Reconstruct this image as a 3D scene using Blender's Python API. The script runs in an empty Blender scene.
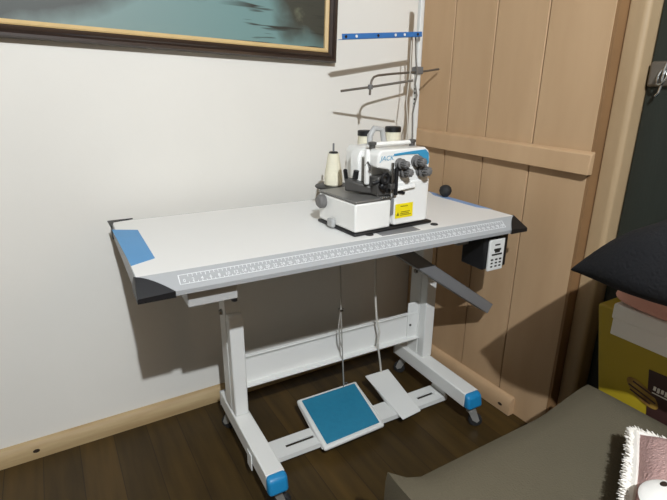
import bpy, bmesh, math, random
from mathutils import Vector, Matrix
random.seed(7)
C = bpy.context.scene.collection
PI = math.pi

# ------------------------------------------------------------------ materials
def mat(name, col, rough=.5, metal=0, noise=0.0, nscale=8, bump=0.0, bscale=60, col2=None, spec=.5, coat=0, stretch=None):
    m = bpy.data.materials.new(name); m.use_nodes = True
    nt = m.node_tree; b = nt.nodes['Principled BSDF']
    b.inputs['Roughness'].default_value = rough
    b.inputs['Metallic'].default_value = metal
    b.inputs['Specular IOR Level'].default_value = spec
    b.inputs['Coat Weight'].default_value = coat
    tc = nt.nodes.new('ShaderNodeTexCoord'); mp = nt.nodes.new('ShaderNodeMapping')
    nt.links.new(tc.outputs['Object'], mp.inputs['Vector'])
    if stretch: mp.inputs['Scale'].default_value = stretch
    n = nt.nodes.new('ShaderNodeTexNoise'); n.inputs['Scale'].default_value = nscale; n.inputs['Detail'].default_value = 5
    nt.links.new(mp.outputs['Vector'], n.inputs['Vector'])
    r = nt.nodes.new('ShaderNodeMapRange'); r.inputs['From Min'].default_value = .3; r.inputs['From Max'].default_value = .7
    nt.links.new(n.outputs['Fac'], r.inputs['Value'])
    mx = nt.nodes.new('ShaderNodeMix'); mx.data_type = 'RGBA'
    c2 = col2 if col2 else tuple(c * (1 - noise) for c in col)
    mx.inputs['A'].default_value = (*col, 1); mx.inputs['B'].default_value = (*c2, 1)
    nt.links.new(r.outputs['Result'], mx.inputs['Factor'])
    nt.links.new(mx.outputs['Result'], b.inputs['Base Color'])
    if bump:
        n2 = nt.nodes.new('ShaderNodeTexNoise'); n2.inputs['Scale'].default_value = bscale; n2.inputs['Detail'].default_value = 4
        nt.links.new(mp.outputs['Vector'], n2.inputs['Vector'])
        bp = nt.nodes.new('ShaderNodeBump'); bp.inputs['Strength'].default_value = bump; bp.inputs['Distance'].default_value = .01
        nt.links.new(n2.outputs['Fac'], bp.inputs['Height']); nt.links.new(bp.outputs['Normal'], b.inputs['Normal'])
    return m

def srgb(r, g, b):
    f = lambda c: (c / 255 / 12.92) if c <= 10 else ((c / 255 + .055) / 1.055) ** 2.4
    return (f(r), f(g), f(b))

M = {}
M['plaster'] = mat('white_plaster', srgb(226, 223, 215), .85, noise=.05, nscale=2.2, bump=.12, bscale=9, spec=.2)
M['paint_wall'] = mat('stained_room_boards', srgb(98, 92, 84), .7, noise=.15, nscale=2, stretch=(3, 3, .4))
M['ceiling'] = mat('stained_ceiling_boards', srgb(94, 90, 84), .7, noise=.15, nscale=2, stretch=(4, .4, 1))
M['beam'] = mat('pale_timber', srgb(184, 162, 122), .6, nscale=6, col2=srgb(164, 138, 98), stretch=(.6, 6, 6), bump=.15, bscale=20)
M['panel'] = mat('tan_painted_boards', srgb(192, 160, 124), .6, nscale=3, col2=srgb(182, 150, 114), stretch=(1, 3, .6), bump=.06, bscale=14, spec=.3)
M['panel_end'] = mat('board_ends', srgb(140, 105, 68), .7, noise=.15, nscale=5)
M['jamb'] = mat('tan_door_jamb', srgb(178, 153, 118), .6, nscale=3, col2=srgb(160, 134, 100), stretch=(1, 3, .6), bump=.1, bscale=12)
M['door'] = mat('dark_green_door', srgb(36, 41, 34), .55, noise=.25, nscale=4, stretch=(1, 4, .5), bump=.1)
M['floor'] = None
M['tabletop'] = mat('white_laminate', srgb(228, 227, 223), .38, noise=.01, nscale=3, spec=.4)
M['trim_grey'] = mat('grey_plastic_edging', srgb(165, 167, 168), .42, noise=.03, nscale=10)
M['black_plastic'] = mat('black_plastic', srgb(20, 20, 22), .45, noise=.1, nscale=20)
M['blue'] = mat('blue_vinyl', srgb(66, 142, 196), .4, noise=.04, nscale=10)
M['blue_light'] = mat('faded_blue_vinyl', srgb(124, 158, 205), .4, noise=.1, nscale=20)
M['blue_cap'] = mat('blue_plastic', srgb(30, 128, 180), .4, noise=.05, nscale=10)
M['blue_pad'] = mat('teal_rubber_mat', srgb(32, 122, 154), .6, noise=.08, nscale=60, bump=.2, bscale=300)
M['blue_metal'] = mat('blue_painted_metal', srgb(52, 112, 178), .35, noise=.05, nscale=12)
M['white_metal'] = mat('white_powder_coat', srgb(222, 222, 218), .42, noise=.03, nscale=6, bump=.03, bscale=200)
M['grey_metal'] = mat('grey_painted_metal', srgb(120, 120, 121), .42, noise=.06, nscale=8)
M['mid_metal'] = mat('pale_grey_metal', srgb(172, 172, 170), .4, noise=.06, nscale=8)
M['steel'] = mat('polished_steel', srgb(190, 190, 188), .25, metal=1, noise=.08, nscale=20)
M['dark_steel'] = mat('dark_steel', srgb(92, 90, 87), .4, metal=.4, noise=.2, nscale=30)
M['plate'] = mat('brushed_cloth_plate', srgb(126, 124, 120), .36, metal=.4, noise=.08, nscale=12, stretch=(1, 6, 1))
M['rod'] = mat('dull_grey_rod', srgb(110, 102, 92), .4, metal=.4, noise=.1, nscale=20)
M['white_enamel'] = mat('white_enamel', srgb(234, 233, 228), .28, noise=.01, nscale=5, coat=.3)
M['knob_grey'] = mat('dark_grey_knob', srgb(112, 110, 108), .5, noise=.15, nscale=40)
M['yellow_label'] = mat('yellow_label', srgb(238, 218, 20), .5, noise=.04, nscale=30)
M['ink'] = mat('black_ink', srgb(40, 38, 34), .6, noise=.05)
M['logo'] = mat('logo_blue', srgb(96, 160, 190), .4, noise=.03)
M['machine_blue'] = mat('machine_blue', srgb(62, 146, 186), .35, noise=.03, nscale=6)
M['thread'] = mat('cream_thread', srgb(236, 230, 206), .8, noise=.08, nscale=4, stretch=(1, 1, 60), bump=.3, bscale=12)
M['ruler_ink'] = mat('white_ruler_ink', srgb(226, 228, 228), .5, noise=.02)
M['rubber'] = mat('black_rubber', srgb(34, 33, 33), .7, noise=.1)
M['bed'] = mat('olive_grey_cover', srgb(97, 90, 74), .9, noise=.07, nscale=5, bump=.25, bscale=220, spec=.15)
M['bed_base'] = mat('dark_bed_base', srgb(60, 48, 36), .7, noise=.2)
M['yellow_card'] = mat('yellow_carton', srgb(176, 152, 34), .5, noise=.08, nscale=5)
M['brown_ink'] = mat('brown_print', srgb(62, 38, 34), .5, noise=.1)
M['tan_ink'] = mat('tan_print', srgb(170, 138, 60), .5, nscale=30, col2=srgb(110, 76, 34))
M['white_card'] = mat('white_carton', srgb(226, 222, 212), .6, noise=.03, nscale=4)
M['pink_cloth'] = mat('salmon_cloth', srgb(214, 160, 142), .9, noise=.08, nscale=8, bump=.3, bscale=90, spec=.1)
M['black_cloth'] = mat('black_cloth', srgb(32, 32, 34), .9, noise=.2, nscale=6, bump=.3, bscale=160, spec=.2)
M['pink_plush'] = mat('dusty_pink_plush', srgb(196, 162, 156), .95, nscale=6, col2=srgb(172, 138, 132), bump=.5, bscale=180, spec=.05)
M['fringe'] = mat('white_fringe', srgb(238, 232, 222), .9, noise=.06, nscale=40)
M['patch'] = mat('white_patch', srgb(240, 238, 232), .6, noise=.02)
M['frame'] = mat('dark_lacquer_frame', srgb(58, 44, 36), .3, noise=.25, nscale=10, stretch=(.3, 4, 4), coat=.4)
M['gilt'] = mat('gold_slip', srgb(212, 182, 128), .5, noise=.1, nscale=20)
M['steel_pale'] = mat('zinc_rod', srgb(178, 174, 166), .4, metal=.3, noise=.1, nscale=20)
M['caster_metal'] = mat('galvanised_caster', srgb(168, 166, 160), .35, metal=.4, noise=.15, nscale=30)
M['hole'] = mat('dark_knot', srgb(40, 26, 14), .9)
M['cord'] = mat('grey_cord', srgb(120, 114, 106), .7, noise=.1)
M['white_cord'] = mat('pale_cord', srgb(206, 202, 192), .7, noise=.1)

def floor_mat():
    m = bpy.data.materials.new('dark_floorboards'); m.use_nodes = True; nt = m.node_tree; b = nt.nodes['Principled BSDF']
    tc = nt.nodes.new('ShaderNodeTexCoord'); sp = nt.nodes.new('ShaderNodeSeparateXYZ'); nt.links.new(tc.outputs['Object'], sp.inputs[0])
    mp = nt.nodes.new('ShaderNodeMapping'); mp.inputs['Rotation'].default_value = (0, 0, PI / 2); mp.inputs['Location'].default_value = (0, .03, 0)
    nt.links.new(tc.outputs['Object'], mp.inputs['Vector'])
    br = nt.nodes.new('ShaderNodeTexBrick'); br.inputs['Scale'].default_value = 1
    br.inputs['Brick Width'].default_value = 2.6; br.inputs['Row Height'].default_value = .115; br.inputs['Mortar Size'].default_value = .0016
    br.inputs['Color1'].default_value = (*srgb(74, 55, 22), 1); br.inputs['Color2'].default_value = (*srgb(60, 45, 18), 1); br.inputs['Mortar'].default_value = (*srgb(46, 33, 13), 1)
    nt.links.new(mp.outputs['Vector'], br.inputs['Vector'])
    mp2 = nt.nodes.new('ShaderNodeMapping'); mp2.inputs['Scale'].default_value = (9, .9, 1); nt.links.new(tc.outputs['Object'], mp2.inputs['Vector'])
    n = nt.nodes.new('ShaderNodeTexNoise'); n.inputs['Scale'].default_value = 3; n.inputs['Detail'].default_value = 6; nt.links.new(mp2.outputs['Vector'], n.inputs['Vector'])
    mr = nt.nodes.new('ShaderNodeMapRange'); mr.inputs['From Min'].default_value = .3; mr.inputs['From Max'].default_value = .7; mr.inputs['To Min'].default_value = .6; mr.inputs['To Max'].default_value = 1.15
    nt.links.new(n.outputs['Fac'], mr.inputs['Value'])
    mx = nt.nodes.new('ShaderNodeMix'); mx.data_type = 'RGBA'; mx.blend_type = 'MULTIPLY'; mx.inputs['Factor'].default_value = 1
    nt.links.new(br.outputs['Color'], mx.inputs['A']); nt.links.new(mr.outputs['Result'], mx.inputs['B'])
    nt.links.new(mx.outputs['Result'], b.inputs['Base Color'])
    b.inputs['Roughness'].default_value = .5; b.inputs['Specular IOR Level'].default_value = .35
    return m
M['floor'] = floor_mat()

def canvas_mat():
    # a murky lake: teal water, dark banks at both sides, dark streaks low on the right
    m = bpy.data.materials.new('lake_canvas'); m.use_nodes = True; nt = m.node_tree; b = nt.nodes['Principled BSDF']
    L = nt.links.new; N = nt.nodes.new
    tc = N('ShaderNodeTexCoord'); sp = N('ShaderNodeSeparateXYZ'); L(tc.outputs['Object'], sp.inputs[0])
    n1 = N('ShaderNodeTexNoise'); n1.inputs['Scale'].default_value = 3.5; n1.inputs['Detail'].default_value = 6; L(tc.outputs['Object'], n1.inputs['Vector'])
    def math_(op, a, bb=None, clamp=False):
        k = N('ShaderNodeMath'); k.operation = op; k.use_clamp = clamp
        for i, v in enumerate((a, bb)):
            if v is None: continue
            if isinstance(v, (int, float)): k.inputs[i].default_value = v
            else: L(v, k.inputs[i])
        return k.outputs[0]
    def mixc(fac, a, c):
        k = N('ShaderNodeMix'); k.data_type = 'RGBA'; L(fac, k.inputs['Factor'])
        for nm, v in (('A', a), ('B', c)):
            if isinstance(v, tuple): k.inputs[nm].default_value = (*v, 1)
            else: L(v, k.inputs[nm])
        return k.outputs['Result']
    wob = math_('MULTIPLY', math_('SUBTRACT', n1.outputs['Fac'], .5), .5)
    x = math_('ADD', sp.outputs['X'], wob)
    z = math_('ADD', sp.outputs['Z'], wob)
    # canvas local: x -0.65..0.65, z 0..0.8 ; the photo shows x -.42..  z < .15
    water = mixc(math_('MULTIPLY', math_('ADD', sp.outputs['X'], .5), 1.3, True), srgb(126, 142, 138), srgb(108, 140, 138))
    left = math_('SUBTRACT', 1, math_('MULTIPLY', math_('ADD', math_('SUBTRACT', x, math_('MULTIPLY', sp.outputs['Z'], 3.0)), .60), 6, True), True)
    right = math_('MULTIPLY', math_('SUBTRACT', math_('ADD', x, math_('MULTIPLY', sp.outputs['Z'], 1.6)), .62), 6, True)
    top = math_('MULTIPLY', math_('SUBTRACT', z, .17), 9, True)
    c = mixc(left, water, srgb(72, 76, 72))
    c = mixc(top, c, srgb(60, 66, 58))
    c = mixc(right, c, srgb(58, 58, 48))
    mp = N('ShaderNodeMapping'); mp.inputs['Scale'].default_value = (3, 1, 38); mp.inputs['Rotation'].default_value = (0, -.08, 0); L(tc.outputs['Object'], mp.inputs['Vector'])
    n2 = N('ShaderNodeTexNoise'); n2.inputs['Scale'].default_value = 1.4; L(mp.outputs['Vector'], n2.inputs['Vector'])
    st = math_('MULTIPLY', math_('SUBTRACT', n2.outputs['Fac'], .56), 14, True)
    st = math_('MULTIPLY', st, math_('MULTIPLY', math_('SUBTRACT', sp.outputs['X'], .2), 8, True))
    c = mixc(st, c, srgb(44, 44, 36))
    n3 = N('ShaderNodeTexNoise'); n3.inputs['Scale'].default_value = 9; n3.inputs['Detail'].default_value = 4; L(tc.outputs['Object'], n3.inputs['Vector'])
    lt = math_('MULTIPLY', math_('MULTIPLY', math_('SUBTRACT', n3.outputs['Fac'], .56), 8, True), right)
    c = mixc(lt, c, srgb(112, 116, 92))
    L(c, b.inputs['Base Color']); b.inputs['Roughness'].default_value = .55
    return m
M['canvas'] = canvas_mat()

# ------------------------------------------------------------------ mesh helpers
class MB:
    def __init__(s): s.bm = bmesh.new()
    def box(s, x0, x1, y0, y1, z0, z1, mx=None):
        vs = [s.bm.verts.new(Vector(p)) for p in ((x0, y0, z0), (x1, y0, z0), (x1, y1, z0), (x0, y1, z0), (x0, y0, z1), (x1, y0, z1), (x1, y1, z1), (x0, y1, z1))]
        if mx is not None:
            for v in vs: v.co = mx @ v.co
        for f in ((3, 2, 1, 0), (4, 5, 6, 7), (0, 1, 5, 4), (1, 2, 6, 5), (2, 3, 7, 6), (3, 0, 4, 7)):
            s.bm.faces.new([vs[i] for i in f])
        return s
    def hexa(s, pts):   # 8 points: bottom loop ccw then top loop
        vs = [s.bm.verts.new(Vector(p)) for p in pts]
        for f in ((3, 2, 1, 0), (4, 5, 6, 7), (0, 1, 5, 4), (1, 2, 6, 5), (2, 3, 7, 6), (3, 0, 4, 7)):
            s.bm.faces.new([vs[i] for i in f])
        return s
    def prism(s, poly, d, mx=None):   # poly: list of 3D points, extruded by vector d
        d = Vector(d); a = [Vector(p) for p in poly]; bq = [p + d for p in a]
        if mx is not None: a = [mx @ p for p in a]; bq = [mx @ p for p in bq]
        va = [s.bm.verts.new(p) for p in a]; vb = [s.bm.verts.new(p) for p in bq]; n = len(a)
        s.bm.faces.new(va[::-1]); s.bm.faces.new(vb)
        for i in range(n): s.bm.faces.new([va[i], va[(i + 1) % n], vb[(i + 1) % n], vb[i]])
        return s
    def tube(s, pts, r, n=12, cap=True):
        pts = [Vector(p) for p in pts]; rings = []
        prev = None
        for i, p in enumerate(pts):
            t = (pts[min(i + 1, len(pts) - 1)] - pts[max(i - 1, 0)]).normalized()
            if prev is None:
                a = Vector((0, 0, 1)) if abs(t.z) < .9 else Vector((1, 0, 0)); a = (a - t * a.dot(t)).normalized()
            else: a = (prev - t * prev.dot(t)).normalized()
            prev = a; b2 = t.cross(a); rr = r[i] if isinstance(r, (list, tuple)) else r
            rings.append([s.bm.verts.new(p + (a * math.cos(2 * PI * k / n) + b2 * math.sin(2 * PI * k / n)) * rr) for k in range(n)])
        for q in range(len(rings) - 1):
            for k in range(n): s.bm.faces.new([rings[q][k], rings[q][(k + 1) % n], rings[q + 1][(k + 1) % n], rings[q + 1][k]])
        if cap: s.bm.faces.new(rings[0][::-1]); s.bm.faces.new(rings[-1])
        return s
    def lathe(s, prof, mx=None, n=28):   # prof: (r, z)
        rings = []
        for r, z in prof:
            ring = [Vector((max(r, 1e-4) * math.cos(2 * PI * k / n), max(r, 1e-4) * math.sin(2 * PI * k / n), z)) for k in range(n)]
            if mx is not None: ring = [mx @ p for p in ring]
            rings.append([s.bm.verts.new(p) for p in ring])
        for q in range(len(rings) - 1):
            for k in range(n): s.bm.faces.new([rings[q][k], rings[q][(k + 1) % n], rings[q + 1][(k + 1) % n], rings[q + 1][k]])
        s.bm.faces.new(rings[0][::-1]); s.bm.faces.new(rings[-1])
        return s
    def build(s, name, m, parent=None, bevel=0, seg=2, smooth=True, sub=0):
        bmesh.ops.recalc_face_normals(s.bm, faces=s.bm.faces)
        me = bpy.data.meshes.new(name); s.bm.to_mesh(me); s.bm.free()
        me.materials.append(m)
        o = bpy.data.objects.new(name, me); C.objects.link(o)
        if parent: o.parent = parent
        if bevel:
            b = o.modifiers.new('bevel', 'BEVEL'); b.width = bevel; b.segments = seg; b.limit_method = 'ANGLE'; b.angle_limit = .6
        if sub:
            q = o.modifiers.new('sub', 'SUBSURF'); q.levels = sub; q.render_levels = sub
        if smooth:
            me.shade_smooth()
            if not sub: me.set_sharp_from_angle(angle=.6)
        return o

def thing(name, label, cat, loc=(0, 0, 0), rotz=0, group=None):
    o = bpy.data.objects.new(name, None); C.objects.link(o); o.empty_display_size = .1
    o.location = loc; o.rotation_euler = (0, 0, rotz); tag(o, label, cat, group); return o
def tag(o, label, cat, group=None):
    o['label'] = label; o['category'] = cat
    if group: o['group'] = group
    return o
def struct(o): o['kind'] = 'structure'; return o
def plab(o, l): o['label'] = l; return o

def text_bm(mb, s, size, mx, shear=0):
    cu = bpy.data.curves.new('t', 'FONT'); cu.body = s; cu.size = size; cu.align_x = 'CENTER'; cu.align_y = 'CENTER'; cu.shear = shear; cu.extrude = .0003; cu.resolution_u = 3
    o = bpy.data.objects.new('t', cu); C.objects.link(o); bpy.context.view_layer.update()
    me = bpy.data.meshes.new_from_object(o.evaluated_get(bpy.context.evaluated_depsgraph_get()))
    me.transform(mx); mb.bm.from_mesh(me)
    bpy.data.objects.remove(o); bpy.data.curves.remove(cu); bpy.data.meshes.remove(me)

# ------------------------------------------------------------------ room
XL, YF, ZC = -3.6, -4.6, 2.75
struct(MB().box(XL, 1.6, YF, .12, -.06, 0).build('floor', M['floor'], smooth=False))
struct(MB().box(XL, 1.6, YF, .12, ZC, ZC + .06).build('ceiling', M['ceiling'], smooth=False))
struct(MB().box(XL, .03, 0, .12, 0, ZC).build('wall_back', M['plaster'], smooth=False))
struct(MB().box(XL - .1, XL, YF, .12, 0, ZC).build('wall_left', M['paint_wall'], smooth=False))
struct(MB().box(XL, 1.6, YF - .1, YF, 0, ZC).build('wall_front', M['paint_wall'], smooth=False))
# plank partition on the right: boards with open seams, one mesh
mb = MB(); seams = [.0, -.19, -.402, -.618, -.84]
for a, b in zip(seams[:-1], seams[1:]):
    mb.box(0, .03, b + .0022, a - .0022, 0, ZC)
struct(mb.build('wall_right', M['panel'], bevel=.002, seg=1))
struct(MB().box(.012, .06, -.835, 0, 0, ZC).build('wall_right_backing', M['panel_end'], smooth=False))
mb = MB().box(.06, .16, -.905, .12, 0, ZC).box(.16, .22, YF, .12, 0, ZC)
struct(mb.build('wall_right_core', M['panel_end'], smooth=False))
# the rest of the wall beyond the doorway
struct(MB().box(0, .16, YF, -1.86, 0, ZC).box(0, .16, -1.86, -.90, 2.05, ZC).build('wall_right_rear', M['panel'], smooth=False))
struct(MB().box(.001, .06, -.8465, -.836, 0, ZC).build('trim_3', M['panel_end'], smooth=False))
# horizontal rail on the partition, sloping a touch with a chamfered top
mb = MB().prism([(-.026, -.853, .992), (0, -.853, .992), (0, -.853, 1.064), (-.02, -.853, 1.056)], (0, .853, .014))
struct(mb.build('trim_1', M['panel'], bevel=.003))
# door post
mb = MB().prism([(.042, -.848, 0), (.042, -.898, 0), (.05, -.908, 0), (.16, -.912, 0), (.16, -.848, 0)], (0, 0, 2.05))
struct(mb.build('trim_2', M['jamb'], bevel=.006, seg=3))
# baseboards: half-round timbers
def halfround(p0, p1, inward, h, d):
    p0, p1, w = Vector(p0), Vector(p1), Vector(inward); prof = []
    for k in range(9):
        a = PI / 2 * k / 8; prof.append(p0 + w * (d * math.sin(a) ** .8 if k else 0) + Vector((0, 0, h * (1 - (1 - math.cos(a)) * .72) if k < 8 else h * .28)))
    prof.append(p0 + w * d * .97); prof.append(p0)
    return MB().prism(prof, p1 - p0)
o = struct(halfround((XL, 0, 0), (0, 0, 0), (0, -1, 0), .064, .028).build('baseboard_back', M['beam']))
MB().lathe([(.0, -.002), (.006, -.001), (.007, .002)], Matrix.Translation((-1.655, -.026, .033)) @ Matrix.Rotation(PI / 2, 4, 'X') @ Matrix.Scale(1.6, 4, (1, 0, 0)), 12).build('knot', M['hole'], o)
o = struct(halfround((0, -.70, 0), (0, 0, 0), (-1, 0, 0), .075, .028).build('baseboard_right', M['panel']))
MB().lathe([(.0, -.002), (.005, -.001), (.006, .002)], Matrix.Translation((-.027, -.655, .03)) @ Matrix.Rotation(-PI / 2, 4, 'Y') @ Matrix.Scale(1.8, 4, (0, 1, 0)), 12).build('knot', M['hole'], o)
# dark door in the doorway
mb = MB()
ys = [-.913, -1.055, -1.25, -1.45, -1.65, -1.86]
for a, b in zip(ys[:-1], ys[1:]): mb.box(.095, .125, b + .0015, a - .0015, .005, 2.04)
mb.box(.105, .13, -1.86, -.913, .005, 2.04)
door = struct(mb.build('door_1', M['door'], bevel=.002, seg=1))
mb = MB().box(.080, .096, -1.10, -.918, 1.255, 1.325); mb.build('hasp_plate', M['rod'], door, bevel=.012, seg=3)
mb = MB()
mb.tube([(.07 + .01 * math.sin(t), -.965 + .012 * math.cos(t), 1.283 + .022 * math.sin(t)) for t in [k * 2 * PI / 16 for k in range(17)]], .0035, 8)
mb.tube([(.08, -.965, 1.318), (.072, -.965, 1.30), (.07, -.967, 1.262), (.066, -.965, 1.238), (.07, -.956, 1.23)], .004, 8)
mb.build('hook', M['steel'], door)

# ------------------------------------------------------------------ painting
pt = thing('framed_painting', 'large lake painting in a dark frame with gold slip, hung high on the white wall', 'painting', (-1.1, 0, 1.360))
pt.rotation_euler = (0, .034, 0)
w2, hh = .655, .82
def frame_ring(prof, m, name, par):   # prof: (inset, depth) open profile closed into a loop
    bm = MB(); loops = []
    for ins, d in prof:
        loops.append([bm.bm.verts.new((sx * (w2 - ins), -d, z)) for sx, z in ((-1, ins), (1, ins), (1, hh - ins), (-1, hh - ins))])
    n = len(loops)
    for i in range(n):
        for k in range(4):
            bm.bm.faces.new([loops[i][k], loops[i][(k + 1) % 4], loops[(i + 1) % n][(k + 1) % 4], loops[(i + 1) % n][k]])
    return bm.build(name, m, par, smooth=False)
frame_ring([(0, .002), (0, .03), (.004, .036), (.012, .036), (.015, .03), (.022, .034), (.03, .028), (.034, .024), (.034, .002)], M['frame'], 'frame', pt)
frame_ring([(.034, .004), (.034, .026), (.038, .028), (.048, .022), (.048, .004)], M['gilt'], 'gilt_slip', pt)
MB().box(-w2 + .047, w2 - .047, -.014, -.006, .047, hh - .047).build('canvas', M['canvas'], pt, smooth=False)

# ------------------------------------------------------------------ sewing table
TX, TY, TH, H = -.7367, -.4073, -.0306, .84
TM = Matrix.Translation((TX, TY, 0)) @ Matrix.Rotation(TH, 4, 'Z')
def tw(x, y, z): return TM @ Vector((x, y, z))
tb = thing('sewing_table', 'white industrial sewing table with ruler edge on blue-capped caster feet', 'table', (TX, TY, 0), TH)
WX0, WX1, WY0, WY1 = -.588, .612, -.255, .272
OX0, OX1, OY0, OY1 = -.593, .634, -.300, .285
ZB, ZM = .795, .804
MB().box(WX0, WX1, WY0, WY1, .798, H).build('tabletop', M['tabletop'], tb, smooth=False)
# bevelled edging as one ring
mb = MB(); rects = [((WX0, WX1, WY0, WY1), H - .0005), ((WX0 - .002, WX1 + .002, WY0 - .004, WY1 + .002), H), ((OX0, OX1, OY0, OY1), ZM + .003), ((OX0 + .001, OX1 - .001, OY0 + .002, OY1 - .001), ZB), ((WX0 + .01, WX1 - .01, WY0 + .01, WY1 - .01), ZB)]
loops = [[mb.bm.verts.new(p) for p in ((a, c, z), (b, c, z), (b, d, z), (a, d, z))] for (a, b, c, d), z in rects]
for i in range(len(loops) - 1):
    for k in range(4): mb.bm.faces.new([loops[i][k], loops[i][(k + 1) % 4], loops[i + 1][(k + 1) % 4], loops[i + 1][k]])
trim = mb.build('edge_trim', M['trim_grey'], tb, smooth=False)
plab(trim, 'grey bevelled edging with a printed ruler')
# corner caps: black, wrapped over the bevel at each corner
def corner(sx, sy, lx, ly):
    wx = WX0 if sx < 0 else WX1; ox = OX0 if sx < 0 else OX1; wy = WY0 if sy < 0 else WY1; oy = OY0 if sy < 0 else OY1
    e = .0025; wyp = wy + (-.004 if sy < 0 else .002); wxp = wx + sx * .002; bm = MB(); b_ = bm.bm; n = 8
    dx, dy = sx * e, sy * e
    def ring(off):
        top = Vector((wxp, wyp, H + off * .8)); fr = []; sd = []
        out = Vector((ox + dx * off / e, oy + dy * off / e, ZM + off * .3)); bot = Vector((ox + dx * off / e, oy + dy * off / e, ZB - off * .8))
        for k in range(n + 1):
            t = k / n
            q = math.sin(t * PI / 2)        # arc along the front bevel
            fr.append(Vector((wx - sx * lx * (1 - math.cos(t * PI / 2)) * 1.0 if False else wx - sx * lx * t ** 1.15, wyp + (oy - wyp) * (t ** 1.7) + dy * off / e, H + (ZM + .003 - H) * (t ** 1.7) + off * .6)))
            sd.append(Vector((wxp + (ox - wxp) * (t ** 1.7) + dx * off / e, wy - sy * ly * t ** 1.15, H + (ZM + .003 - H) * (t ** 1.7) + off * .6)))
        return top, out, bot, fr, sd
    top, out, bot, fr, sd = ring(e)
    V = lambda p: b_.verts.new(p)
    vt, vo, vb = V(top), V(out), V(bot)
    fr[0] = sd[0] = top
    vf = [V(p) for p in fr]; vs = [V(p) for p in sd]
    fb = V((fr[-1].x, oy + dy, ZB - .002)); sb = V((ox + dx, sd[-1].y, ZB - .002))
    for k in range(n): b_.faces.new([vo, vf[k], vf[k + 1]]); b_.faces.new([vo, vs[k + 1], vs[k]])
    b_.faces.new([vo, vf[-1], fb, vb]); b_.faces.new([vo, vb, sb, vs[-1]])
    inn = V((wx - sx * .02, wy - sy * .02, ZB - .002)); b_.faces.new([vb, fb, inn, sb])
    bmesh.ops.remove_doubles(b_, verts=b_.verts, dist=1e-5)
    o = bm.build('corner_cap', M['black_plastic'], tb); return o
corner(-1, -1, .075, .035); corner(1, -1, .05, .045); corner(-1, 1, .075, .035); corner(1, 1, .06, .05)
# rim of the back-left cap on the surface
MB().prism([(WX0 - .013, .287, H - .001), (WX0 - .010, .205, H - .001), (WX0 - .003, .235, H - .001), (WX0 + .004, .266, H - .001), (WX0 + .062, .284, H - .001), (WX0 + .062, .287, H - .001)], (0, 0, .0035)).build('corner_cap', M['black_plastic'], tb, smooth=False)
# stickers
zt = H
plab(MB().prism([(-.598, .178, zt), (-.588, -.174, zt), (-.528, -.143, zt), (-.530, .141, zt)], (0, 0, .0008)).build('blue_sticker', M['blue'], tb, smooth=False), 'blue sticker at the left end of the tabletop')
plab(MB().prism([(.617, .19, zt), (.585, .12, zt), (.590, -.11, zt), (.617, -.16, zt)], (0, 0, .0008)).build('blue_sticker', M['blue_light'], tb, smooth=False), 'pale blue sticker along the right end of the tabletop')
# ruler printed on the front bevel
fx = lambda x, s: Vector((x, WY0 - .004 + (OY0 - WY0 + .004) * s, H + (ZM + .003 - H) * s + .0006))
nrm = Vector((0, -(H - ZM), (WY0 - OY0))).normalized()
mb = MB()
def tick(x0, x1, s0, s1): mb.prism([fx(x0, s0), fx(x1, s0), fx(x1, s1), fx(x0, s1)], Vector((0, -.0006, .0006)))
RX0, RX1 = -.50, .548
tick(RX0, RX1, .24, .265); tick(RX0, RX1, .72, .745); tick(RX0, RX0 + .002, .24, .745); tick(RX1 - .002, RX1, .24, .745)
ncm = 100
for k in range(1, ncm + 1):
    x = RX0 + .012 + (RX1 - RX0 - .024) * k / ncm
    tick(x - .0006, x + .0006, .265, .265 + (.17 if k % 5 == 0 else .12))
    tick(x - .0006, x + .0006, .72 - .07, .72)
bx = Vector((1, 0, 0)); by = (fx(0, 0) - fx(0, 1)).normalized(); bz = bx.cross(by)
for k in range(0, ncm + 1, 2):
    x = RX0 + .012 + (RX1 - RX0 - .024) * k / ncm
    p = fx(x, .57)
    mx = Matrix((bx, by, bz)).transposed().to_4x4(); mx.translation = p + bz * .0004
    text_bm(mb, str(k), .0125, mx)
mb.build('ruler_marks', M['ruler_ink'], trim, smooth=False)
# plate over the waste opening, grommets
plab(MB().box(.085, .225, -.250, -.19, H - .002, H + .0015).build('waste_opening_plate', M['grey_metal'], tb, bevel=.006), 'grey metal plate over the waste opening')
for gx, gy in ((.300, -.222), (.058, -.222)):
    MB().lathe([(.004, .003), (.011, .003), (.012, .001), (.012, 0)], Matrix.Translation((gx, gy, H))).build('grommet', M['rubber'], tb)
MB().lathe([(.0, 0), (.012, .0), (.016, .006), (.024, .014), (.028, .028), (.024, .043), (.014, .052), (.0, .055)], Matrix.Translation((.606, .078, H)) @ Matrix.Scale(.88, 4)).build('edge_knob', M['rubber'], tb)
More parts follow.
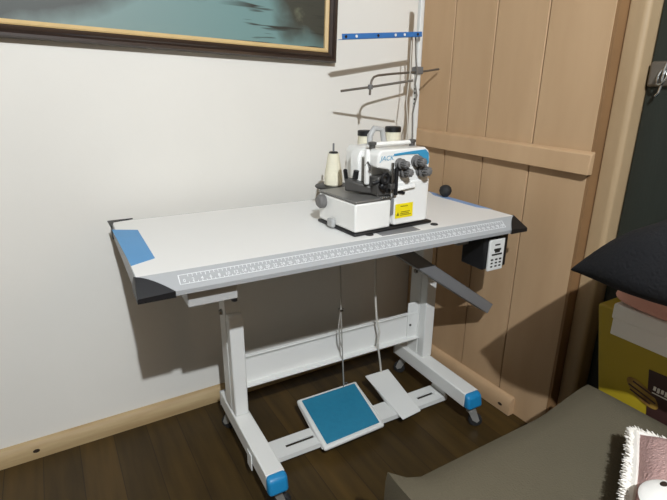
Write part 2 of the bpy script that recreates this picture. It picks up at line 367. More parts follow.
# feet, posts, casters
def foot(x0, x1, fy0, fy1):
    f = MB().box(x0, x1, fy0, fy1, .095, .155).build('foot', M['white_metal'], tb, bevel=.004)
    plab(MB().hexa([(x0 - .002, fy0 - .032, .098), (x1 + .002, fy0 - .032, .098), (x1 + .002, fy0 + .004, .092), (x0 - .002, fy0 + .004, .092), (x0 - .002, fy0 - .022, .147), (x1 + .002, fy0 - .022, .147), (x1 + .002, fy0 + .004, .158), (x0 - .002, fy0 + .004, .158)]).build('end_cap', M['blue_cap'], f, bevel=.011, seg=4), 'blue plastic end cap')
    MB().box(x0 - .001, x1 + .001, fy1 - .004, fy1 + .006, .094, .156).build('end_cap', M['mid_metal'], f, bevel=.003)
    return f
def caster(x, y, ang):
    c = MB().lathe([(.008, .095), (.008, .078), (.016, .076), (.018, .066), (.0, .066)], Matrix.Translation((x, y, 0)), 16).build('caster', M['caster_metal'], tb)
    R = Matrix.Translation((x, y, 0)) @ Matrix.Rotation(ang, 4, 'Z')
    for s in (-1, 1):
        MB().prism([(-.012, s * .014, .07), (.02, s * .014, .07), (.034, s * .014, .03), (.026, s * .014, .02), (.008, s * .014, .03)], (0, -s * .0025, 0), R).build('fork', M['caster_metal'], c)
    MB().lathe([(.008, -.01), (.022, -.01), (.026, -.007), (.026, .007), (.022, .01), (.008, .01)], R @ Matrix.Translation((.02, 0, .026)) @ Matrix.Rotation(PI / 2, 4, 'X'), 24).build('wheel', M['rubber'], c)
for fx0, fx1 in ((-.307, -.247), (.500, .566)):
    f = foot(fx0, fx1, -.262 if fx0 < 0 else -.238, .215)
    xc = (fx0 + fx1) / 2
    caster(xc + .01, -.235, -.6); caster(xc, .18, 2.2)
# posts
def post(xc):
    p = MB().box(xc - .026, xc + .026, .082, .150, .155, .7985).build('post', M['white_metal'], tb, bevel=.004)
    q = MB().prism([(xc - .024, .042, .155), (xc - .024, .0815, .155), (xc - .024, .0815, .535), (xc - .024, .055, .535), (xc - .024, .042, .52)], (.048, 0, 0)).build('sleeve', M['white_metal'], p, bevel=.004)
    MB().lathe([(.0, .0), (.011, 0), (.012, .004), (.009, .01), (.0, .01)], Matrix.Translation((xc - .0255, .115, .53)) @ Matrix.Rotation(-PI / 2, 4, 'Y'), 6).build('clamp_bolt', M['steel'], p)
    return p
post(-.277); post(.545)
# head beams under the top
HB0, HB1, HBZ = -.481, -.357, .742
MB().box(HB0, HB1, -.262, .21, HBZ, .7985).box(-.357, -.25, .06, .21, .735, .7985).build('head_beam', M['mid_metal'], tb, bevel=.003)
MB().box(.44, .60, -.19, .21, .738, .7985).build('head_beam', M['mid_metal'], tb, bevel=.003)
MB().lathe([(.0, 0), (.008, 0), (.008, .01), (.0, .012)], Matrix.Translation((-.364, -.25, .742)) @ Matrix.Rotation(PI, 4, 'X'), 10).build('screw', M['black_plastic'], tb)
# lever hanging under the left foot
foo = MB().box(-.312, -.308, -.14, -.10, .075, .135).build('foot_lever', M['white_metal'], tb, bevel=.002)
# stretcher: C channel
mb = MB().box(-.252, .520, .100, .104, .238, .352).box(-.252, .520, .088, .104, .348, .354).box(-.252, .520, .072, .104, .236, .242)
st = mb.build('stretcher', M['white_metal'], tb, bevel=.001, seg=1)
MB().box(.470, .522, .090, .099, .228, .40).build('stretcher_bracket', M['white_metal'], st, bevel=.003)
MB().lathe([(.0, 0), (.005, 0), (.005, .003), (.0, .004)], Matrix.Translation((.482, .09, .30)) @ Matrix.Rotation(PI / 2, 4, 'X'), 10).build('screw', M['dark_steel'], st)
# treadle rail with slots
mb = MB()
for a, b in ((-.247, -.16), (-.05, .30), (.385, .42), (.50, .54)): mb.box(a, b, -.105, -.015, .046, .052)
for a, b in ((-.16, -.05), (.42, .50), (.30, .385)): mb.box(a, b, -.105, -.068, .046, .052).box(a, b, -.052, -.015, .046, .052)
rail = mb.build('treadle_rail', M['white_metal'], tb, smooth=False)
MB().box(-.247, .54, -.106, -.1045, .034, .052).build('rail_lip', M['white_metal'], rail, smooth=False)
MB().prism([(.530, -.105, .046), (.530, -.015, .046), (.530, -.03, .094), (.530, -.09, .094)], (.006, 0, 0)).build('rail_tab', M['white_metal'], rail, smooth=False)
MB().prism([(-.253, -.105, .046), (-.253, -.015, .046), (-.253, -.03, .094), (-.253, -.09, .094)], (.006, 0, 0)).build('rail_tab', M['white_metal'], rail, smooth=False)
def quadslab(P, th, shrink=0):
    P = [Vector(p) for p in P]; n = (P[1] - P[0]).cross(P[3] - P[0]).normalized()
    c = sum(P, Vector()) / 4
    if shrink: P = [p + (c - p).normalized() * shrink for p in P]
    if n.z < 0: n = -n
    return P, n
# big pedal  (rear-left, rear-right, front-right, front-left)
BP = [(-.041, .105, .097), (.230, .107, .097), (.212, -.134, .055), (-.047, -.143, .055)]
P, n = quadslab(BP, .01)
ped = MB().prism([p - n * .018 for p in P], n * .018).build('treadle', M['white_metal'], tb, bevel=.008, seg=3)
plab(ped, 'large white treadle with a blue pad')
P2, n = quadslab(BP, .01, .021)
MB().prism(P2, n * .004).build('pad', M['blue_pad'], ped, bevel=.003)
mb = MB()
for (ax, ay, az), (bx_, by_, bz_) in ((BP[3], BP[0]), (BP[2], BP[1])):
    MB().prism([(ax, ay + .02, az - .017), (bx_, by_ - .01, bz_ - .017), ((ax + bx_) / 2, -.02, .05), ((ax + bx_) / 2, -.09, .05)], (.004, 0, 0)).build('treadle_cheek', M['white_metal'], ped, smooth=False)
# small pedal
SP = [(.283, .120, .096), (.400, .118, .096), (.383, -.132, .055), (.289, -.142, .055)]
P, n = quadslab(SP, .01)
sp_ = MB().prism([p - n * .006 for p in P], n * .006).build('lifting_pedal', M['white_metal'], tb, bevel=.005, seg=3)
plab(sp_, 'narrow plain white pedal')
mb = MB()
for (ax, ay, az), (bx_, by_, bz_), sg in ((SP[3], SP[0], 1), (SP[2], SP[1], -1)):
    MB().prism([(ax + sg * .003, ay + .01, az - .006), (bx_ + sg * .003, by_ - .01, bz_ - .006), ((ax + bx_) / 2 + sg * .004, -.02, .052), ((ax + bx_) / 2, -.09, .052)], (sg * .003, 0, 0)).build('pedal_cheek', M['white_metal'], sp_, smooth=False)
# pull rods and chains
r1 = MB().tube([(.168, .100, .098), (.160, .090, .14), (.131, .053, .30), (.122, .050, .46), (.112, .050, .7985)], .0028, 8).build('pull_rod', M['steel_pale'], tb)
MB().lathe([(.003, -.003), (.011, -.003), (.011, .003), (.003, .003)], Matrix.Translation((.122, .050, .47)), 14).build('rod_clip', M['steel'], r1)
MB().tube([(.119, .048, .46), (.110, .046, .41), (.116, .046, .34), (.128, .050, .31)], .0028, 8).build('rod_loop', M['steel_pale'], r1)
MB().tube([(.164, .098, .094), (.174, .098, .112), (.184, .10, .106), (.182, .102, .094)], .0025, 8).build('rod_hook', M['steel'], ped)
MB().tube([(.360, .114, .095), (.336, .092, .17), (.296, .056, .28), (.300, .052, .33), (.282, .050, .40), (.274, .050, .48), (.262, .050, .7985)], .0042, 8).build('pull_cord', M['white_cord'], tb)
# waste chute: sheet-metal channel from under the opening down to the right
A = Vector((.235, -.12, .740)); B = Vector((.685, -.115, .428)); dr = (B - A).normalized(); up = dr.cross(Vector((0, 1, 0))).normalized()
if up.z < 0: up = -up
w = Vector((0, 1, 0)); hw = .03; t = .021; mb = MB()
def slab(o0, o1, y0, y1): mb.hexa([A + up * o0 + w * y0, B + up * o0 + w * y0, B + up * o0 + w * y1, A + up * o0 + w * y1, A + up * o1 + w * y0, B + up * o1 + w * y0, B + up * o1 + w * y1, A + up * o1 + w * y1])
slab(-t, -t + .003, -hw, hw); slab(-t, t, -hw, -hw + .003); slab(-t, t, hw - .003, hw); slab(t - .003, t, -hw, hw - .03)
mb.build('waste_chute', M['grey_metal'], tb, bevel=.001, seg=1)
# control box with keypad
cb = MB().box(.488, .60, -.262, -.16, .664, .796).build('control_box', M['black_plastic'], tb, bevel=.006)
plab(cb, 'black control box under the right end')
kp = MB().box(.505, .574, -.272, -.262, .660, .772).build('keypad', M['white_metal'], cb, bevel=.003)
plab(kp, 'white keypad with dark buttons')
mb = MB(); Ky = -.2725
for zz, xs, sz in ((.752, (.532, .539, .546), .004), (.735, (.532, .541, .550), .0065), (.728, (.536, .546), .006), (.718, (.522, .531, .54, .549, .558), .005), (.70, (.52, .54, .558), .005), (.688, (.52, .54, .558), .0045), (.676, (.52, .54, .558), .0045)):
    for xx in xs: mb.box(xx - sz, xx + sz, Ky - .001, Ky + .001, zz - sz * .55, zz + sz * .55)
mb.build('buttons', M['ink'], kp, smooth=False)
MB().lathe([(.0, 0), (.005, 0), (.005, .012), (.0, .013)], Matrix.Translation((.537, -.266, .772)), 10).build('keypad_screw', M['black_plastic'], cb)

# ------------------------------------------------------------------ overlock machine
mo = tw(.008, -.222, H)
ov = thing('overlock_machine', 'white and blue overlock sewing machine with a yellow label, on the white table', 'sewing machine', mo, TH + .069); ov.scale = (1.045, 1, 1.02)
MB().box(-.003, .285, -.003, .205, .0005, .010).build('oil_pan', M['black_plastic'], ov, bevel=.006, seg=2)
MB().box(.0, .124, 0, .2, .0105, .094).build('looper_cover', M['white_enamel'], ov, bevel=.006, seg=3)
MB().hexa([(-.001, -.002, .0945), (.128, -.002, .0945), (.128, .2, .0945), (-.001, .2, .0945), (-.001, -.002, .1015), (.128, -.002, .1015), (.128, .2, .1015), (-.001, .2, .1015)]).build('cloth_plate', M['plate'], ov, bevel=.003)
MB().box(.1245, .138, .004, .1, .046, .0935).build('cover_latch', M['grey_metal'], ov, bevel=.002)
mb = MB().prism([(.138, 0, .013), (.262, 0, .013), (.272, .01, .013), (.272, .19, .013), (.13, .19, .013), (.13, .03, .013)], (0, 0, .13))
mb.build('lower_body', M['white_enamel'], ov, bevel=.006, seg=3)
# head: front plate outline (x,z) with a notch for the needle area
out = [(.132, .125), (.262, .125), (.264, .205), (.258, .226), (.242, .236), (.086, .236), (.074, .224), (.072, .188), (.112, .180), (.128, .165)]
MB().prism([(x, .003, z) for x, z in out], (0, .05, 0)).build('front_plate', M['white_enamel'], ov, bevel=.005, seg=3)
MB().prism([(.088, .054, .118), (.262, .054, .118), (.266, .054, .21), (.25, .054, .234), (.098, .054, .234), (.088, .054, .222)], (0, .135, 0)).build('head', M['white_enamel'], ov, bevel=.012, seg=3)
# blue swoosh on the front plate
sw = [(.128, .218), (.1285, .2235), (.19, .2275), (.243, .2295), (.2555, .218), (.2585, .19), (.2535, .184), (.232, .206), (.215, .2185), (.17, .2195)]
MB().prism([(x, .0005, z) for x, z in sw], (0, .003, 0)).build('blue_panel', M['machine_blue'], ov, smooth=False)
mb = MB(); mx = Matrix.Translation((.104, .0022, .2125)) @ Matrix.Rotation(PI / 2, 4, 'X')
text_bm(mb, 'JACK', .0185, mx @ Matrix.Scale(1.1, 4, (1, 0, 0)), .25); mb.build('logo', M['logo'], ov, smooth=False)
MB().prism([(.140, -.0012, .034), (.205, -.0012, .034), (.205, -.0012, .077), (.140, -.0012, .077)], (0, .002, 0)).build('yellow_label', M['yellow_label'], ov, smooth=False)
mb = MB()
for z0, xa, xb in ((.068, .158, .185), (.0415, .158, .198), (.046, .158, .19), (.051, .16, .194)): mb.box(xa, xb, -.0022, -.0012, z0, z0 + .0018)
mb.prism([(.144, -.0022, .042), (.154, -.0022, .042), (.149, -.0022, .053)], (0, .001, 0)); mb.build('label_print', mat('label_olive_ink', srgb(120, 110, 20), .6), ov, smooth=False)
# ledge on the front
MB().prism([(.136, -.001, .126), (.205, -.001, .128), (.205, -.010, .122), (.136, -.012, .118)], (0, 0, .006)).build('front_ledge', M['white_enamel'], ov, bevel=.002)
# tension knobs
def knob(x, z, s, lean=0):
    mx = Matrix.Translation((x, .003, z)) @ Matrix.Rotation(PI / 2 + lean, 4, 'X')
    k = MB().lathe([(.006 * s, 0), (.018 * s, .002), (.018 * s, .005), (.009 * s, .008), (.009 * s, .012), (.017 * s, .014), (.017 * s, .018), (.012 * s, .020)], mx, 20).build('tension_knob', M['knob_grey'], ov)
    bm = MB(); n = 20
    for i in range(9):
        a = i * 2 * PI / 9
        bm.box(-.0022 * s, .0022 * s, .006 * s, .0125 * s, .020, .040, mx @ Matrix.Rotation(a, 4, 'Z'))
    bm.lathe([(.009 * s, .02), (.0095 * s, .042), (.006 * s, .044)], mx, 16)
    bm.build('knob_grip', M['knob_grey'], k, bevel=.001)
for x, z, s in ((.146, .196, .85), (.160, .172, .95), (.207, .199, .95), (.228, .170, 1.05)): knob(x, z, s)
# needle mechanism
mb = MB().tube([(.120, -.004, .20), (.120, -.004, .115)], .0042, 12); mb.build('needle_bar', M['steel'], ov)
MB().box(.112, .128, -.010, .010, .125, .140).build('needle_clamp', M['dark_steel'], ov, bevel=.002)
MB().tube([(.118, -.003, .126), (.118, -.003, .1030)], [.0016, .0005], 6).build('needle', M['steel'], ov)
MB().tube([(.132, -.008, .186), (.132, -.008, .108)], .0055, 12).build('presser_bar', M['black_plastic'], ov)
MB().box(.082, .130, .012, .056, .105, .160).build('mechanism_block', M['dark_steel'], ov, bevel=.004)
mb = MB().tube([(.096 + .012 * math.cos(t), -.004, .158 + .014 * math.sin(t)) for t in [k * 2 * PI / 18 for k in range(19)]], .0042, 8); mb.build('looper_ring', M['black_plastic'], ov)
MB().tube([(.07, .02, .142), (.09, .014, .148), (.10, .01, .128), (.115, .008, .12)], .006, 10).build('presser_arm_joint', M['black_plastic'], ov)
# presser foot arm, heavy tapered lever from the back left to the needle
mb = MB().hexa([(.028, .10, .112), (.115, .008, .103), (.128, .03, .103), (.052, .125, .112), (.028, .10, .148), (.115, .008, .118), (.128, .03, .120), (.052, .125, .150)])
arm = mb.build('presser_arm', M['dark_steel'], ov, bevel=.005, seg=2)
MB().tube([(.04, .108, .14), (.034, .105, .165), (.03, .1, .172)], .006, 10).build('arm_pin', M['black_plastic'], arm)
MB().tube([(.055, .085, .148), (.055, .08, .172)], .008, 10).build('arm_pin', M['black_plastic'], arm)
mb = MB()
for k in range(4): mb.box(.088 + k * .007, .091 + k * .007, -.004, .03, .1015, .1055)
mb.box(.084, .116, -.008, .0, .1015, .104); mb.build('presser_foot', M['steel'], ov, bevel=.001)
MB().lathe([(.0, 0), (.009, 0), (.009, .012), (.006, .014), (.006, .024), (.0, .026)], Matrix.Translation((.092, .010, .135)) @ Matrix.Rotation(PI / 2, 4, 'X'), 16).build('clamp_screw', M['black_plastic'], ov)
MB().prism([(.138, -.006, .112), (.168, -.006, .104), (.170, -.006, .112), (.142, -.006, .122)], (0, .008, 0)).build('finger_guard', M['black_plastic'], ov, bevel=.002)
# left column parts
MB().box(.062, .075, .04, .054, .135, .236).build('face_post', M['white_enamel'], ov, bevel=.004)
MB().prism([(.070, .09, .13), (.09, .09, .13), (.09, .09, .225), (.08, .09, .23), (.068, .09, .21)], (0, .045, 0)).build('rear_cover', M['white_enamel'], ov, bevel=.005)
MB().tube([(.064, .048, .19), (.066, .04, .20), (.068, .03, .19), (.066, .03, .178)], .003, 8).build('thread_hook', M['dark_steel'], ov)
# thread guide bar across the top
g = MB().tube([(.098, .06, .246), (.245, .06, .246)], .006, 12).build('thread_guide_bar', M['white_enamel'], ov)
for x in (.094, .240):
    MB().lathe([(.009, .0), (.009, .010), (.012, .012), (.012, .018), (.006, .020)], Matrix.Translation((x, .06, .234))).build('guide_post', M['dark_steel'], g)
MB().tube([(.150, .15, .233), (.150, .15, .262), (.165, .15, .282), (.195, .15, .278), (.205, .15, .233)], .009, 12).build('lifting_eye', M['mid_metal'], ov)
# right pulley cover
mb = MB().prism([(.274, .05, .02), (.274, .19, .02), (.274, .19, .17), (.274, .10, .20), (.274, .06, .14)], (.038, 0, 0))
MB_ = mb.build('pulley_cover', M['mid_metal'], ov, bevel=.008, seg=3)
MB().lathe([(.0, 0), (.006, 0), (.006, .004), (.0, .005)], Matrix.Translation((.285, .05, .045)) @ Matrix.Rotation(PI / 2, 4, 'X'), 12).build('cover_screw', M['steel'], MB_)
# knob and bracket at the rear left
MB().lathe([(.006, 0), (.018, .002), (.021, .008), (.021, .02), (.016, .026), (.0, .027)], Matrix.Translation((.006, .17, .072)) @ Matrix.Rotation(-PI / 2, 4, 'Y'), 20).build('side_knob', M['knob_grey'], ov)
MB().box(-.014, .0, .10, .13, .004, .03).build('hinge_bracket', M['mid_metal'], ov, bevel=.004)

# ------------------------------------------------------------------ thread stand
ts = thing('thread_stand', 'tall white thread stand with a blue guide bar and wire arms behind the sewing machine', 'thread stand', tw(.6, .266, H))
ts.location = Vector((-.151, -.162, 0)) + Vector((0, 0, H + .0035)); T0 = ts.location.copy()
def TP(x, y, z): return Vector((x, y, z)) - T0
px, py = T0.x, T0.y
mb = MB().box(-.0085, .0085, -.0085, .0085, 0, .76); pole = mb.build('pole', M['white_metal'], ts, bevel=.002)
MB().box(-.016, .016, -.016, .016, 0, .03).build('pole_clamp', M['black_plastic'], ts, bevel=.004)
mb = MB()
for z in (.345, .362, .385, .401): MB().lathe([(.0, 0), (.0042, 0), (.0042, .001), (.0, .001)], Matrix.Translation((-.0087, -.003, z)) @ Matrix.Rotation(-PI / 2, 4, 'Y'), 12).build('pole_hole', M['hole'], pole, smooth=False)
# blue guide bar
A = TP(-.552, -.232, 1.408); B = TP(-.172, -.186, 1.440); d = (B - A).normalized(); n = Vector((0, 0, 1)).cross(d).normalized(); u = d.cross(n)
n2 = -n if n.y > 0 else n
mb = MB().hexa([A - u * .009 + n2 * .0115, B - u * .009 + n2 * .0115, B - u * .009 + n2 * .0135, A - u * .009 + n2 * .0135, A + u * .009 + n2 * .0115, B + u * .009 + n2 * .0115, B + u * .009 + n2 * .0135, A + u * .009 + n2 * .0135])
mb.hexa([A - u * .009 - n2 * .012, B - u * .009 - n2 * .012, B - u * .009 + n2 * .0135, A - u * .009 + n2 * .0135, A - u * .0075 - n2 * .012, B - u * .0075 - n2 * .012, B - u * .0075 + n2 * .0135, A - u * .0075 + n2 * .0135])
bar = mb.build('guide_bar', M['blue_metal'], ts, smooth=False); plab(bar, 'blue thread guide bar')
for nm, fs, m_ in (('eyelet', (.04, .42), M['hole']), ('rivet', (.16, .64, .76), M['white_enamel']), ('eyelet', (.94,), M['hole'])):
    for f_ in fs:
        p = A.lerp(B, f_) + n2 * .0135
        q = Matrix((d, u, n2)).transposed().to_4x4(); q.translation = p
        MB().lathe([(.001, 0), (.0048, 0), (.0048, .002), (.001, .002)], q, 12).build(nm, m_, bar)
# wire arm and cross rod
arm = MB().tube([TP(-.022, -.141, 1.321), TP(-.13, -.162, 1.309), TP(-.30, -.196, 1.297), TP(-.375, -.211, 1.290), TP(-.397, -.216, 1.284), TP(-.407, -.218, 1.272), TP(-.414, -.220, 1.25), TP(-.415, -.2205, 1.222)], .0042, 10).build('wire_arm', M['rod'], ts)
MB().box(-.017, .017, -.017, .017, 1.309 - H - .014, 1.309 - H + .014).build('arm_clamp', M['knob_grey'], arm, bevel=.004)
MB().tube([TP(-.505, -.163, 1.235), TP(-.413, -.222, 1.25), TP(-.290, -.309, 1.273)], .0042, 10).build('cross_rod', M['rod'], arm)
MB().lathe([(.0, -.009), (.009, -.008), (.01, 0), (.009, .008), (.0, .009)], Matrix.Translation(TP(-.414, -.2205, 1.25)), 14).build('rod_hub', M['knob_grey'], arm)
# cord down the pole
MB().tube([TP(-.183, -.178, 1.432), TP(-.178, -.18, 1.36), TP(-.168, -.182, 1.31), TP(-.176, -.184, 1.26), TP(-.166, -.186, 1.22), TP(-.184, -.186, 1.15), TP(-.176, -.186, 1.06), TP(-.19, -.186, 1.0)], .003, 8).build('cord', M['cord'], ts)
MB().tube([TP(-.205, -.182, 1.432), TP(-.202, -.18, 1.30), TP(-.212, -.18, 1.20), TP(-.198, -.18, 1.10), TP(-.21, -.18, 1.0)], .0022, 8).build('cord', M['white_cord'], ts)
# spool rail and pads (table-local positions)
def TT(x, y, z): return tw(x, y, z) - T0
ZP = .912
mb = MB().tube([TT(.10, .15, ZP - .02), TT(.46, .15, ZP - .02), TT(.56, .19, ZP - .02), TT(.6, .262, ZP - .02)], .007, 10); mb.build('spool_rail', M['grey_metal'], ts)
SPX = (.141, .272, .392)
for i, x in enumerate(SPX):
    q = Matrix.Translation(TT(x, .15, ZP))
    pad = MB().lathe([(.008, -.028), (.012, -.012), (.06, -.006), (.066, -.002), (.066, .002), (.06, .004), (.02, .004), (.004, .004)], q).build('spool_pad', M['black_plastic'], ts)
    MB().lathe([(.0035, .0), (.0035, .15 if i == 0 else .188), (.001, .152 if i == 0 else .19)], q, 10).build('spool_pin', M['grey_metal'], pad)
# cones
def cone(x, h, r0, r1, cap_h, cap_r, label, loc):
    c = thing('thread_cone', label, 'thread cone', loc, 0, 'thread cones on the stand')
    MB().lathe([(r0 * .92, 0), (r0, .004), (r0 * .98, h * .25), (r1 * 1.04, h * .85), (r1, h - cap_h), (.0036, h - cap_h)], None, 32).build('thread', M['thread'], c)
    MB().lathe([(.0055, h - cap_h), (cap_r, h - cap_h), (cap_r, h - .002), (cap_r - .003, h), (.0055, h)], None, 28).build('core_top', M['black_plastic'], c)
    return c
zc = ZP + .0045
p = tw(SPX[0], .15, zc); cone(0, .118, .033, .020, .006, .016, 'small cream thread cone with steel pin, left of the machine, in full view', p)
p = tw(SPX[1], .15, zc); cone(1, .186, .036, .026, .018, .029, 'black-topped thread cone rising behind the left end of the machine head', p)
p = tw(SPX[2], .15, zc); cone(2, .196, .038, .028, .019, .030, 'black-topped thread cone beside the white pole, behind the machine', p)

# ------------------------------------------------------------------ bed
bd = thing('bed', 'low bed with a plain olive-grey cover in the foreground', 'bed', (-.553, -1.502, 0))
mb = MB(); nx, ny = 24, 24; x0, x1, y0, y1 = -.345, .40, -.46, .455
top = []
for j in range(ny + 1):
    row = []
    for i in range(nx + 1):
        u_, v_ = i / nx * 2 - 1, j / ny * 2 - 1
        # superellipse-ish corners
        X = (x0 + x1) / 2 + (x1 - x0) / 2 * u_; Y = (y0 + y1) / 2 + (y1 - y0) / 2 * v_
        k = max(abs(u_), abs(v_)); rr = 1 - .012 * (abs(u_ * v_)) ** 14
        X *= rr if True else 1; Y = (Y) * rr
        Y -= .034 * max(0, v_) ** 3 * min(1, (1 - u_) / .7) - .055 * (max(0, v_) ** 3) * (max(0, -u_ - .82) / .18) ** 2
        Z = .42 - .02 * k ** 14 + .004 * math.sin(3 * X * 4 + 1) * math.cos(Y * 9) * (1 - k ** 6)
        row.append(mb.bm.verts.new((X, Y, Z)))
    top.append(row)
for j in range(ny):
    for i in range(nx): mb.bm.faces.new([top[j][i], top[j][i + 1], top[j + 1][i + 1], top[j + 1][i]])
edge = [top[0][i] for i in range(nx + 1)] + [top[j][nx] for j in range(1, ny + 1)] + [top[ny][i] for i in range(nx - 1, -1, -1)] + [top[j][0] for j in range(ny - 1, 0, -1)]
prev = edge
for dz, gr in ((.03, 1.008), (.10, 1.01), (.17, 1.0), (.19, .98)):
    ring = [mb.bm.verts.new((v.co.x * gr, v.co.y * gr, .40 - dz)) for v in edge]
    for i in range(len(edge)): mb.bm.faces.new([prev[i], ring[i], ring[(i + 1) % len(edge)], prev[(i + 1) % len(edge)]])
    prev = ring
mb.bm.faces.new(prev)
mb.build('mattress_cover', M['bed'], bd)
MB().box(-.37, .37, -.42, .39, .09, .215).build('bed_frame', M['bed_base'], bd, bevel=.01)
for sx in (-.33, .33):
    for sy in (-.38, .35): MB().box(sx - .03, sx + .03, sy - .03, sy + .03, 0, .092).build('leg', M['bed_base'], bd, bevel=.004)

# ------------------------------------------------------------------ boxes and cloth by the door
yb = thing('carton', 'tall yellow carton with a brown printed panel, standing behind the bed by the dark door', 'box', (-.02, -1.29, 0))
MB().hexa([(-.10, -.36, 0), (.10, -.36, 0), (.10, .155, 0), (-.10, .155, 0), (-.10, -.27, .645), (.10, -.27, .645), (.10, .275, .645), (-.10, .275, .645)]).build('box_body', M['yellow_card'], yb, bevel=.004)
pr_ = MB().prism([(-.1012, -.25, .36), (-.1012, .08, .36), (-.1012, .103, .515), (-.1012, -.25, .535)], (.0015, 0, 0)).build('printed_panel', M['brown_ink'], yb, smooth=False)
mb = MB().lathe([(.0, 0), (.052, 0), (.052, .001), (.0, .001)], Matrix.Translation((-.1016, .105, .438)) @ Matrix.Rotation(-PI / 2, 4, 'Y') @ Matrix.Rotation(-.5, 4, 'Z') @ Matrix.Scale(.42, 4, (1, 0, 0)), 30)
pc = mb.build('printed_picture', M['tan_ink'], yb, smooth=False)
mb = MB()
for k, (a, b) in enumerate(((.034, .014), (.04, -.002), (.03, -.014))): mb.box(-.1028, -.1022, -a, a, b - .0025, b + .0025, Matrix.Translation((0, .105, .438)) @ Matrix.Rotation(.25, 4, 'X'))
mb.build('picture_strokes', M['brown_ink'], pc, smooth=False)
mb = MB()
for k, y in enumerate((.078, .068, .058, .048, .036)): mb.box(-.1024, -.101, y - .0035, y + .003, .462 - .006 * (k % 2) * .4, .474)
mb.box(-.1024, -.101, .03, .082, .452, .455); mb.build('print_marks', M['white_card'], pr_, smooth=False)

wb = thing('flat_box', 'flat white box lying on top of the yellow carton', 'box', (-.09, -1.37, .6465))
wb.rotation_euler = (0, 0, 0)
MB().box(-.185, .175, -.25, .228, 0, .06).build('box_base', M['white_card'], wb, bevel=.003)
MB().box(-.188, .178, -.253, .231, .045, .086).build('box_lid', M['white_card'], wb, bevel=.004)

def cloth(name, label, cat, loc, m, nx, ny, sx, sy, fz, thick, sub=1, rot=0):
    mb = MB(); g = []
    for j in range(ny + 1):
        row = []
        for i in range(nx + 1):
            u_, v_ = i / nx, j / ny; X, Y, Z = fz(u_, v_)
            row.append(mb.bm.verts.new((X, Y, Z)))
        g.append(row)
    for j in range(ny):
        for i in range(nx): mb.bm.faces.new([g[j][i], g[j][i + 1], g[j + 1][i + 1], g[j + 1][i]])
    o = mb.build(name, m, None, sub=sub); o.location = loc; o.rotation_euler = (0, 0, rot)
    sd = o.modifiers.new('solid', 'SOLIDIFY'); sd.thickness = thick; sd.offset = 1
    o.modifiers.move(1, 0) if False else None
    return tag(o, label, cat)

# closed lumpy body from stacked outlines
def lump(name, m, layers, par=None, sub=2):
    mb = MB(); rings = []
    for z, pts in layers: rings.append([mb.bm.verts.new((x, y, z + (q if q else 0))) for x, y, q in pts])
    n = len(rings[0])
    for a, b in zip(rings[:-1], rings[1:]):
        for i in range(n): mb.bm.faces.new([a[i], a[(i + 1) % n], b[(i + 1) % n], b[i]])
    for r_ in (rings[0], rings[-1]):
        c = mb.bm.verts.new(sum((v.co for v in r_), Vector()) / n)
        for i in range(n): mb.bm.faces.new([r_[i], r_[(i + 1) % n], c])
    return mb.build(name, m, par, sub=sub)
def outline(x0, x1, y0, y1, n, wob, q=0, ph=0):
    pts = []
    for k in range(n):
        a = 2 * PI * k / n; ca, sa = math.cos(a), math.sin(a); p = .35
        X = (x0 + x1) / 2 + (x1 - x0) / 2 * math.copysign(abs(ca) ** p, ca); Y = (y0 + y1) / 2 + (y1 - y0) / 2 * math.copysign(abs(sa) ** p, sa)
        pts.append((X + wob * math.sin(3 * a + ph), Y + wob * math.cos(4 * a + ph), q * math.sin(2 * a + ph)))
    return pts
pk = lump('folded_cloth', M['pink_cloth'], [(.7345, outline(-.285, .07, -1.60, -1.122, 32, .003)), (.745, outline(-.298, .075, -1.61, -1.108, 32, .004)), (.765, outline(-.288, .07, -1.60, -1.118, 32, .005, .003, 1)), (.785, outline(-.300, .075, -1.61, -1.108, 32, .005, .004, 2)), (.800, outline(-.285, .07, -1.60, -1.118, 32, .004, .003)), ])
tag(pk, 'salmon pink folded cloth between the white box and the black cloth', 'cloth')

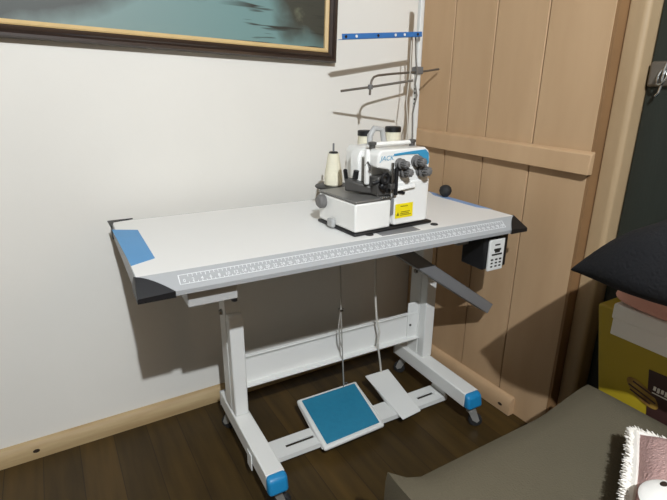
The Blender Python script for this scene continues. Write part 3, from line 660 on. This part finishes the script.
# black garment: a drooping pile whose pointed corner hangs out towards the table
prof = []
def black():
    mb = MB(); NX, NY = 26, 26
    def topz(X, Y):
        # X -.42 (front) .. .08 ; Y -1.62 .. -1.05
        u_ = (Y + 1.65) / (.568 + .04 * (X + .42) / .5); v_ = max(0, (X + .42) / .50)
        z = .826 + .014 * (1 - min(1, v_)) + .25 * (1 - math.exp(-max(0, 1 - u_) * 3.6)) * min(1, .8 + .4 * v_) + .02 * math.sin(9 * X + 6 * Y) * (1 - u_) - .012 * math.sin(26 * (X - Y) + 3 * u_) * (1 - u_)
        return z
    def pos(i, j):
        u_, v_ = i / NX, j / NY
        X = -.43 + .51 * v_; Y = -1.65 + (.565 + .035 * v_) * u_
        # taper to the front-left corner
        X += .03 * math.sin(u_ * 7) * (1 - v_)
        X -= .015 * (1 - v_)
        Y -= .10 * v_ * u_ ** 2
        return X, Y
    T = [[None] * (NX + 1) for _ in range(NY + 1)]; B_ = [[None] * (NX + 1) for _ in range(NY + 1)]
    for j in range(NY + 1):
        for i in range(NX + 1):
            X, Y = pos(i, j); e = min(i / NX, 1 - i / NX, j / NY, 1 - j / NY)
            k = min(1, e / .14); k = math.sqrt(max(0, 1 - (1 - k) ** 2))
            zt_ = topz(X, Y); zb = .812 + .016 * max(0, 1 - j / NY * 1.6)
            
            zm = zb + (zt_ - zb) * .25
            T[j][i] = mb.bm.verts.new((X, Y, zm + (zt_ - zm) * k))
            B_[j][i] = T[j][i] if e == 0 else mb.bm.verts.new((X, Y, zm - (zm - zb) * k))
    for j in range(NY):
        for i in range(NX):
            mb.bm.faces.new([T[j][i], T[j][i + 1], T[j + 1][i + 1], T[j + 1][i]])
            q = [B_[j][i], B_[j + 1][i], B_[j + 1][i + 1], B_[j][i + 1]]
            mb.bm.faces.new(q)
    return mb.build('folded_garment', M['black_cloth'], None, sub=1)
tag(black(), 'big black cloth heaped on top of the pink cloth and boxes', 'cloth')

# ------------------------------------------------------------------ cushion
e1 = Vector((-.905, -.425, 0)); e2 = Vector((.425, -.905, 0))
cu = thing('cushion', 'pink plush cushion with a white fringe and a round white patch, lying on the bed', 'cushion', (-.385, -1.30, .432))
S = .36
def cpos(a, b, s):
    a = max(-1, min(1, a)); b = max(-1, min(1, b))
    pin = 1 - .05 * (1 - (a * b) ** 2) * max(abs(a), abs(b)) ** 4
    th = .055 * ((1 - a ** 4) * (1 - b ** 4)) ** .55
    p = e1 * (S / 2 * (1 + a * pin)) + e2 * (S / 2 * (1 + b * pin))
    return Vector((p.x, p.y, .058 + s * th + .004 * math.sin(9 * a + 4 * b) * (1 - a * a) * (1 - b * b)))
mb = MB(); n = 20; T = [[mb.bm.verts.new(cpos(i / n * 2 - 1, j / n * 2 - 1, 1)) for i in range(n + 1)] for j in range(n + 1)]
Bm = [[T[j][i] if (i in (0, n) or j in (0, n)) else mb.bm.verts.new(cpos(i / n * 2 - 1, j / n * 2 - 1, -1)) for i in range(n + 1)] for j in range(n + 1)]
for j in range(n):
    for i in range(n):
        mb.bm.faces.new([T[j][i], T[j][i + 1], T[j + 1][i + 1], T[j + 1][i]]); mb.bm.faces.new([Bm[j][i], Bm[j + 1][i], Bm[j + 1][i + 1], Bm[j][i + 1]])
mb.build('cushion_body', M['pink_plush'], cu)
mb = MB(); loop = []
K = 40
for s0, s1 in (((-1, -1), (1, -1)), ((1, -1), (1, 1)), ((1, 1), (-1, 1)), ((-1, 1), (-1, -1))):
    for k in range(K): t_ = k / K; loop.append(cpos(s0[0] + (s1[0] - s0[0]) * t_, s0[1] + (s1[1] - s0[1]) * t_, 0))
loop.append(loop[0]); cc = sum(loop, Vector()) / len(loop)
mb.tube(loop, .011, 8, cap=False)
for k in range(len(loop) - 1):
    for r_ in range(14):
        p = loop[k].lerp(loop[k + 1], random.random()); o_ = (p - cc); o_.z = 0; o_.normalize()
        o_ = (o_ + Vector((random.uniform(-.35, .35), random.uniform(-.35, .35), random.uniform(-.2, .75)))).normalized()
        l_ = random.uniform(.018, .028)
        mb.tube([p, p + o_ * l_ * .6, p + o_ * l_ + Vector((0, 0, -.004))], [.0032, .0026, .0006], 4)
plab(mb.build('fringe', M['fringe'], cu), 'white shaggy fringe')
pc_ = Vector((-.590, -1.477, 0)) - Vector((-.385, -1.30, 0)); pc_.z = .112
patch = MB().lathe([(.0, .012), (.03, .0105), (.055, .006), (.062, .0), (.06, -.004), (.0, -.006)], Matrix.Translation(pc_), 36).build('round_patch', M['patch'], cu)
mb = MB()
for dx, dy in ((.020, .036), (.018, .020)):
    mb.lathe([(.0, .002), (.005, .001), (.006, -.001)], Matrix.Translation(pc_ + Vector((dx, dy, .0095))) @ Matrix.Scale(1.5, 4, (1, 0, 0)), 12)
mb.build('patch_holes', M['hole'], patch)

# ------------------------------------------------------------------ light, camera
ld = bpy.data.lights.new('ceiling_lamp', 'POINT'); ld.energy = 190; ld.shadow_soft_size = .022; ld.color = (.92, .975, 1.03)
lo = bpy.data.objects.new('ceiling_lamp', ld); lo.location = (-1.51, -2.64, 2.52); C.objects.link(lo)
w = bpy.data.worlds.new('World'); bpy.context.scene.world = w; w.use_nodes = True
w.node_tree.nodes['Background'].inputs[0].default_value = (.9, .95, 1, 1); w.node_tree.nodes['Background'].inputs[1].default_value = .03

cd = bpy.data.cameras.new('camera'); cd.sensor_fit = 'HORIZONTAL'; cd.sensor_width = 36; cd.lens = 481.97 / 667 * 36; cd.clip_start = .02
co = bpy.data.objects.new('camera', cd); C.objects.link(co)
yaw, pit, roll = .5347, .3255, .0067
fw = Vector((math.sin(yaw) * math.cos(pit), math.cos(yaw) * math.cos(pit), -math.sin(pit)))
r = Vector((math.cos(yaw), -math.sin(yaw), 0)); u = r.cross(fw)
r2 = r * math.cos(roll) + u * math.sin(roll); u2 = -r * math.sin(roll) + u * math.cos(roll)
R = Matrix((r2, u2, -fw)).transposed().to_4x4(); R.translation = (-1.4631, -1.7382, 1.2479)
co.matrix_world = R
sc = bpy.context.scene; sc.camera = co
sc.view_settings.view_transform = 'Standard'; sc.view_settings.look = 'None'; sc.view_settings.gamma = 1; sc.view_settings.use_curve_mapping = False
sc.view_settings.exposure = .7
